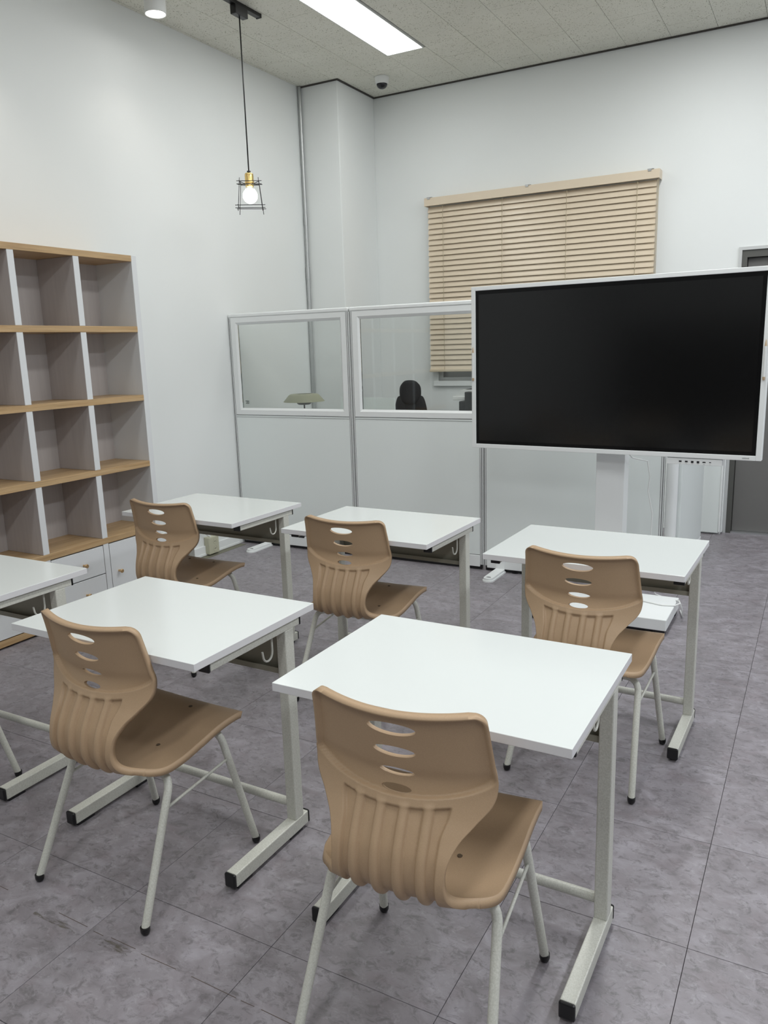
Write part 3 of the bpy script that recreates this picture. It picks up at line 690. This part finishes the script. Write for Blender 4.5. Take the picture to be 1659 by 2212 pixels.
# cabinet and printer
t = empty('printer_cabinet', (-2.32, 5.98, 0)); tag(t, 'white low cabinet under the printer behind the partition', 'cabinet')
MB().box(-.32, .32, -.25, .25, .0, .84, bev=.003).build('body', M['part_frame'], t)
d = MB().box(-.315, .0, -.268, -.251, .06, .79, bev=.002).build('door', M['part_frame'], t); MB().box(-.03, -.015, -.280, -.268, .40, .50, bev=.002).build('handle', M['steel'], d)
d = MB().box(.003, .315, -.268, -.251, .06, .79, bev=.002).build('door', M['part_frame'], t); MB().box(.015, .03, -.280, -.268, .40, .50, bev=.002).build('handle', M['steel'], d)
t = empty('printer', (-2.32, 5.98, .84)); tag(t, 'white and black printer behind the partition, just left of the display', 'printer')
MB().box(-.20, .25, -.20, .22, .0, .20, bev=.008).build('body', M['black'], t)
MB().box(-.27, .25, -.16, .22, .205, .235, bev=.004).build('paper_deck', M['white_pl'], t)
MB().prism([(-.225, .235), (.22, .235), (.22, .285), (-.205, .285)], 'y', -.15, .20).build('scanner_lid', M['white_pl'], t)
MB().box(-.135, .27, -.235, -.165, .10, .275, bev=.006).build('control_panel', M['black'], t)
MB().prism([(-.19, .287), (.22, .287), (.22, .312), (.0, .305)], 'y', -.10, .20).build('document_tray', M['slot'], t)

# ================================================================ STUDENT DESK
DW, DD, DT = .7135, .527, .72
def make_desk():
    t = empty('school_desk')
    top = MB().box(-DW/2, DW/2, -DD/2, DD/2, DT-.021, DT, bev=.0012, seg=2)
    o = top.build('tabletop', [M['desk'], M['desk_edge']], t)
    for p in o.data.polygons:
        if abs(p.normal.z) < .5: p.material_index = 1
    for s in (-1, 1):
        x = s*.330; hw = .017
        r = MB().box(x-.0175, x+.0175, -.196, .198, .672, .699, bev=.002, seg=1).build('side_rail', M['metal'], t)
        for (y0, y1) in ((-.205, -.196), (.198, .205)): MB().box(x-.0185, x+.0185, y0, y1, .670, .699, bev=.003).build('end_cap', M['black'], r)
        MB().box(x-hw, x+hw, .126, .168, .052, .673, bev=.003).build('leg', M['metal'], t)
        f = MB().box(x-hw-.001, x+hw+.001, -.160, .190, .012, .053, bev=.003).build('foot', M['metal'], t)
        for (y0, y1) in ((-.170, -.159), (.189, .197)): MB().box(x-hw-.002, x+hw+.002, y0, y1, .011, .054, bev=.005).build('end_cap', M['black'], f)
        for (y0, y1) in ((-.150, -.085), (.10, .165)): MB().box(x-.013, x+.013, y0, y1, 0, .0125, bev=.002).build('foot_pad', M['black'], f)
    MB().prism([(.158, .690), (.161, .690), (.161, .532), (.140, .532), (.140, .546), (.1375, .546), (.1375, .529), (.1642, .529), (.1642, .690)], 'x', -.313, .313).build('modesty_panel', M['modesty'], t)
    MB().tube([(-.314, .147, .097), (.314, .147, .097)], .0135, 18).build('stretcher', M['metal'], t)
    pts = [(.318, .098, .673), (.318, .098, .618)] + [(.318, .098-.022+.022*math.cos(a), .618-.024*math.sin(a)) for a in [i*PI/8 for i in range(1, 8)]] + [(.318, .052, .630)]
    MB().tube(pts, .0032, 8).build('bag_hook', M['metal'], t)
    return t
desk0 = make_desk()
desks = [((-2.674, 1.638), 0.0, 'white-topped school desk cut by the left edge, in front of the bookcase drawers'),
 ((-1.6796, 1.6435), -.011, 'white-topped school desk of the front row standing left of the nearest desk'),
 ((-.7235, 1.6338), -.0044, 'white-topped school desk nearest the camera, front row centre'),
 ((-2.6395, 2.9632), -.029, 'white-topped school desk of the rear row, farthest left, beside the bookcase'),
 ((-1.6618, 2.9544), -.025, 'white-topped school desk in the middle of the rear row'),
 ((-.6993, 2.8954), -.022, 'white-topped school desk of the rear row in front of the large display')]
for i, ((x, y), a, lab) in enumerate(desks):
    o = desk0 if i == 0 else copy_tree(desk0)
    o.location = (x, y, 0); o.rotation_euler = (0, 0, a); tag(o, lab, 'desk', 'white-topped school desks')

# ================================================================ MOULDED CHAIR
CP = [ # v, z, half width, forward lift of edges
 (-.161, .800, .182, .042), (-.151, .764, .184, .042), (-.140, .716, .188, .042), (-.131, .674, .192, .041), (-.124, .646, .194, .040),
 (-.129, .618, .187, .037), (-.144, .584, .161, .030), (-.165, .548, .136, .022), (-.184, .505, .121, .014), (-.188, .460, .119, .010),
 (-.174, .426, .130, .010), (-.142, .402, .166, .016), (-.098, .392, .199, .016), (-.038, .395, .207, .016), (.035, .408, .210, .018),
 (.110, .427, .211, .014), (.168, .438, .212, .007), (.203, .438, .212, .004), (.219, .428, .209, .003)]
def catmull(P, n):
    out = []
    for i in range(len(P)-1):
        p0, p1, p2, p3 = P[max(i-1, 0)], P[i], P[i+1], P[min(i+2, len(P)-1)]
        for k in range(n):
            t_ = k/n; out.append(tuple(.5*((2*b)+(-a+c)*t_+(2*a-5*b+4*c-d)*t_**2+(-a+3*b-3*c+d)*t_**3) for a, b, c, d in zip(p0, p1, p2, p3)))
    out.append(P[-1]); return out
_c = catmull(CP, 24); _s = [0.0]
for a, b in zip(_c, _c[1:]): _s.append(_s[-1]+math.hypot(a[0]-b[0], a[1]-b[1]))
LEN = _s[-1]
def prof(s):
    s = min(max(s, 0), LEN); lo, hi = 0, len(_s)-1
    while hi-lo > 1:
        m = (lo+hi)//2
        if _s[m] <= s: lo = m
        else: hi = m
    f = (s-_s[lo])/max(1e-9, _s[hi]-_s[lo]); return [a+(b-a)*f for a, b in zip(_c[lo], _c[hi])]
def s_at_z(z):  # on the backrest
    for a, b, s in zip(_c, _c[1:], _s):
        if a[1] >= z > b[1]: return s
    return 0
RC = .030
def halfw(s):
    h = prof(s)[2]
    if s < RC: h = h - RC + math.sqrt(max(0, RC*RC-(RC-s)**2))
    e = LEN-s; r2 = .022
    if e < r2: h = h - r2 + math.sqrt(max(0, r2*r2-(r2-e)**2))
    return h
def front_pt(u, s):
    v, z, h, l = prof(s); a = prof(s-.004); b = prof(s+.004)
    dv, dz = b[0]-a[0], b[1]-a[1]; n = math.hypot(dv, dz); dv, dz = dv/n, dz/n
    # sitter side normal: tangent (down the back) rotated
    nv, nz = -dz, dv
    k = l*(u/max(h, .05))**2
    return Vector((u, v+nv*k, z+nz*k))
def sm(a, b, x):
    t_ = min(1, max(0, (x-a)/(b-a))); return t_*t_*(3-2*t_)
S_LUM_END = None
def thick(u, s):
    v, z, h, l = prof(s); hw_ = halfw(s)
    de = min(hw_-abs(u), s, LEN-s)*1.0
    back = s < S_MID
    if back:
        zz = z
        arcz = .605+.046*(abs(u)/.19)**2
        d = zz-arcz                         # above arc >0
        panel = .0085
        rim = .0185
        band = .0205
        base = band + (panel-band)*sm(-.001, .0025, d)
        # rib floor area
        side = .100+.012*sm(.54, .60, zz)
        rf = sm(.003, -.003, abs(u)-side) * sm(-.016, -.021, d)
        # sm with reversed args
        ft = base
        inarea = (1-sm(-.002, .002, abs(u)-side)) * (1-sm(-.022, -.018, d))
        ft = base*(1-inarea) + .0115*inarea
        # ribs
        rib = 0
        for c in (-.072, -.024, .024, .072):
            x = abs(u-c)/.0112
            if x < 1: rib = max(rib, math.sqrt(1-x*x))
        rtop = 1-sm(-.022, -.006, d + 0.0)
        ft += rib*(.0110*inarea + .0030*(1-inarea)*rtop)*(1-sm(-.003, .003, abs(u)-side))
        # fade near the bottom of the bend
        fade = sm(S_MID-.025, S_MID-.001, s)
        ft = ft*(1-fade) + .0100*fade
    else: ft = .0070 + .003*(1-sm(S_MID, S_MID+.03, s)); rim = .0185 if back else .0195
    rim = .0185 if back else .0195
    return ft + max(0, rim-ft)*(1-sm(.0055, .0095, de))
S_MID = 0
for a, s in zip(_c, _s):
    if s > .3 and a[0] > -.138 and a[1] < .415: S_MID = s; break
NS_, NU_ = 270, 140
S_SPLIT = S_MID
k_split = round(S_SPLIT/LEN*NS_)
SLOTS = [(.758, .0515, .0150), (.704, .0455, .0126), (.655, .0380, .0106), (.6155, .0325, .0088)]
SL = [(s_at_z(z), a, b) for z, a, b in SLOTS]
def rowpos(j):   # denser rows near both ends for the rounded corners
    return LEN*j/NS_
def colpos(i):
    t_ = -1+2*i/NU_
    return t_
def build_shell():
    P = {}; 
    for j in range(NS_+1):
        s = rowpos(j); h = halfw(s)
        for i in range(NU_+1): P[i, j] = [h*colpos(i), s]
    dead = set()
    for (s0, A, B) in SL:
        rho = lambda u, s: math.hypot(u/A, (s-s0)/B)
        for j in range(NS_):
            for i in range(NU_):
                c = [sum(P[a, b][k] for a, b in ((i, j), (i+1, j), (i+1, j+1), (i, j+1)))/4 for k in (0, 1)]
                if rho(c[0], c[1]) < 1: dead.add((i, j))
        bd = set()
        for (i, j) in dead:
            for a, b in ((i, j), (i+1, j), (i+1, j+1), (i, j+1)):
                if abs(P[a, b][1]-s0) > B*1.9: continue
                if any((a+da, b+db) not in dead for da in (-1, 0) for db in (-1, 0)): bd.add((a, b))
        for k in bd:
            u, s = P[k]; r = rho(u, s)
            if .3 < r < 1.9: P[k] = [u/r, s0+(s-s0)/r]
    F, Bk = {}, {}
    for k, (u, s) in P.items(): F[k] = front_pt(u, s)
    for (i, j) in F:
        a = F[min(i+1, NU_), j]-F[max(i-1, 0), j]; b = F[i, min(j+1, NS_)]-F[i, max(j-1, 0)]
        if a.length < 1e-6 or b.length < 1e-6:
            n = Vector((0, 1, 0))
        else: n = a.cross(b); n.normalize()
        u, s = P[i, j]; dd = front_pt(0, s); c0 = front_pt(0, s-.003); c1 = front_pt(0, s+.003); tg = c1-c0; nn = Vector((0, -tg.z, tg.y)).normalized()
        if n.dot(nn) < 0: n = -n
        Bk[i, j] = F[i, j] - n*thick(u, s)
    res = []
    for (j0, j1) in ((0, k_split), (k_split, NS_)):
        bm = bmesh.new(); vf, vb = {}, {}
        def gv(d, src, k):
            if k not in d: d[k] = bm.verts.new(src[k])
            return d[k]
        cells = [(i, j) for j in range(j0, j1) for i in range(NU_) if (i, j) not in dead]; cs = set(cells)
        for (i, j) in cells:
            q = ((i, j), (i+1, j), (i+1, j+1), (i, j+1))
            bm.faces.new([gv(vf, F, k) for k in q]).smooth = True
            bm.faces.new([gv(vb, Bk, k) for k in reversed(q)]).smooth = True
        for (i, j) in cells:
            for (ni, nj, a, b) in ((i-1, j, (i, j+1), (i, j)), (i+1, j, (i+1, j), (i+1, j+1)), (i, j-1, (i, j), (i+1, j)), (i, j+1, (i+1, j+1), (i, j+1))):
                if (ni, nj) in cs: continue
                if nj == j0-1 and j0 > 0: continue
                if nj == j1 and j1 < NS_: continue
                f = bm.faces.new([vf[b], vf[a], vb[a], vb[b]]); f.smooth = True
                if (ni, nj) in dead:
                    for e in f.edges:
                        vs2 = e.verts
                        if (vs2[0] in (vf[a], vf[b]) and vs2[1] in (vf[a], vf[b])) or (vs2[0] in (vb[a], vb[b]) and vs2[1] in (vb[a], vb[b])): e.smooth = False
        bmesh.ops.recalc_face_normals(bm, faces=bm.faces)
        me = bpy.data.meshes.new('shell'); bm.to_mesh(me); bm.free(); me.materials.append(M['shell']); res.append(me)
    return res
def make_chair():
    t = empty('school_chair')
    mb_, ms_ = build_shell(); mb_.name = 'backrest'; ms_.name = 'seat'
    bk = obj_from('backrest', mb_, t); st = obj_from('seat', ms_, t)
    for (u, v) in ((-.105, -.005), (.085, -.005), (-.115, .165), (.045, .165)):
        # nearest profile height
        best = min(((abs(p[0]-v), s) for p, s in zip(_c, _s) if s > S_MID)); q = front_pt(u, best[1])
        MB().lathe([(0, 0), (.006, 0), (.006, .0012), (0, .0012)], c=(q.x, q.y, q.z-.0002), n=14).build('screw_hole', M['hole'], st)
    for sx in (-1, 1):
        # rear leg: under the seat, bending down to the floor
        def leg(foot, knee, inner):
            foot, knee, inner = Vector(foot), Vector(knee), Vector(inner)
            r = .045; a = (foot-knee).normalized(); b = (inner-knee).normalized(); pts = [foot]
            p0 = knee+a*r; p2 = knee+b*r
            for k in range(9):
                q = k/8; pts.append(p0*(1-q)**2 + knee*2*q*(1-q) + p2*q*q)
            pts.append(inner); return pts
        for (fy, ky, kz, kx) in ((-.222, -.066, .368, .190), (.222, .132, .404, .186)):
            lg = MB().tube(leg((sx*.2175, fy, .014), (sx*kx, ky, kz), (sx*.06, ky, kz)), .0110, 16).build('leg', M['metal'], t)
            MB().lathe([(0, 0), (.006, .0006), (.0105, .004), (.0128, .011), (.0128, .022), (.0112, .0225), (0, .0225)], c=(sx*.2175, fy*1.0, 0), n=20).build('rubber_foot', M['black'], lg)
        MB().tube([(sx*.1935, .162, .312), (sx*.1960, -.113, .285)], .0042, 8).build('side_brace', M['metal'], t)
    for (ky, kz) in ((-.066, .368), (.132, .404)): MB().tube([(-.062, ky, kz), (.062, ky, kz)], .0110, 16).build('crossbar', M['metal'], t)
    mb = MB()
    for sx in (-1, 1): mb.box(sx*.08-.014, sx*.08+.014, -.07, .135, .372, .382, bev=.002, rot=Matrix.Rotation(.18, 4, 'X'))
    mb.build('seat_bracket', M['metal'], t)
    return t
ch0 = make_chair()
chairs = [((-2.663, 1.388), .0, 'tan moulded chair mostly cut off by the left edge, two legs showing'),
 ((-1.653, 1.472), -.039, 'tan moulded plastic chair at the front-row desk left of the nearest desk'),
 ((-.697, 1.387), .060, 'tan moulded plastic chair nearest the camera with ribbed lower back'),
 ((-2.690, 2.784), .0, 'tan moulded chair beside the bookcase at the farthest left rear desk'),
 ((-1.672, 2.780), .018, 'tan moulded chair at the middle rear desk'),
 ((-.655, 2.630), -.046, 'tan moulded chair in front of the display base, right end of the rear row')]
for i, ((x, y), a, lab) in enumerate(chairs):
    o = ch0 if i == 0 else copy_tree(ch0)
    o.location = (x, y, 0); o.rotation_euler = (0, 0, a); tag(o, lab, 'chair', 'tan moulded school chairs')
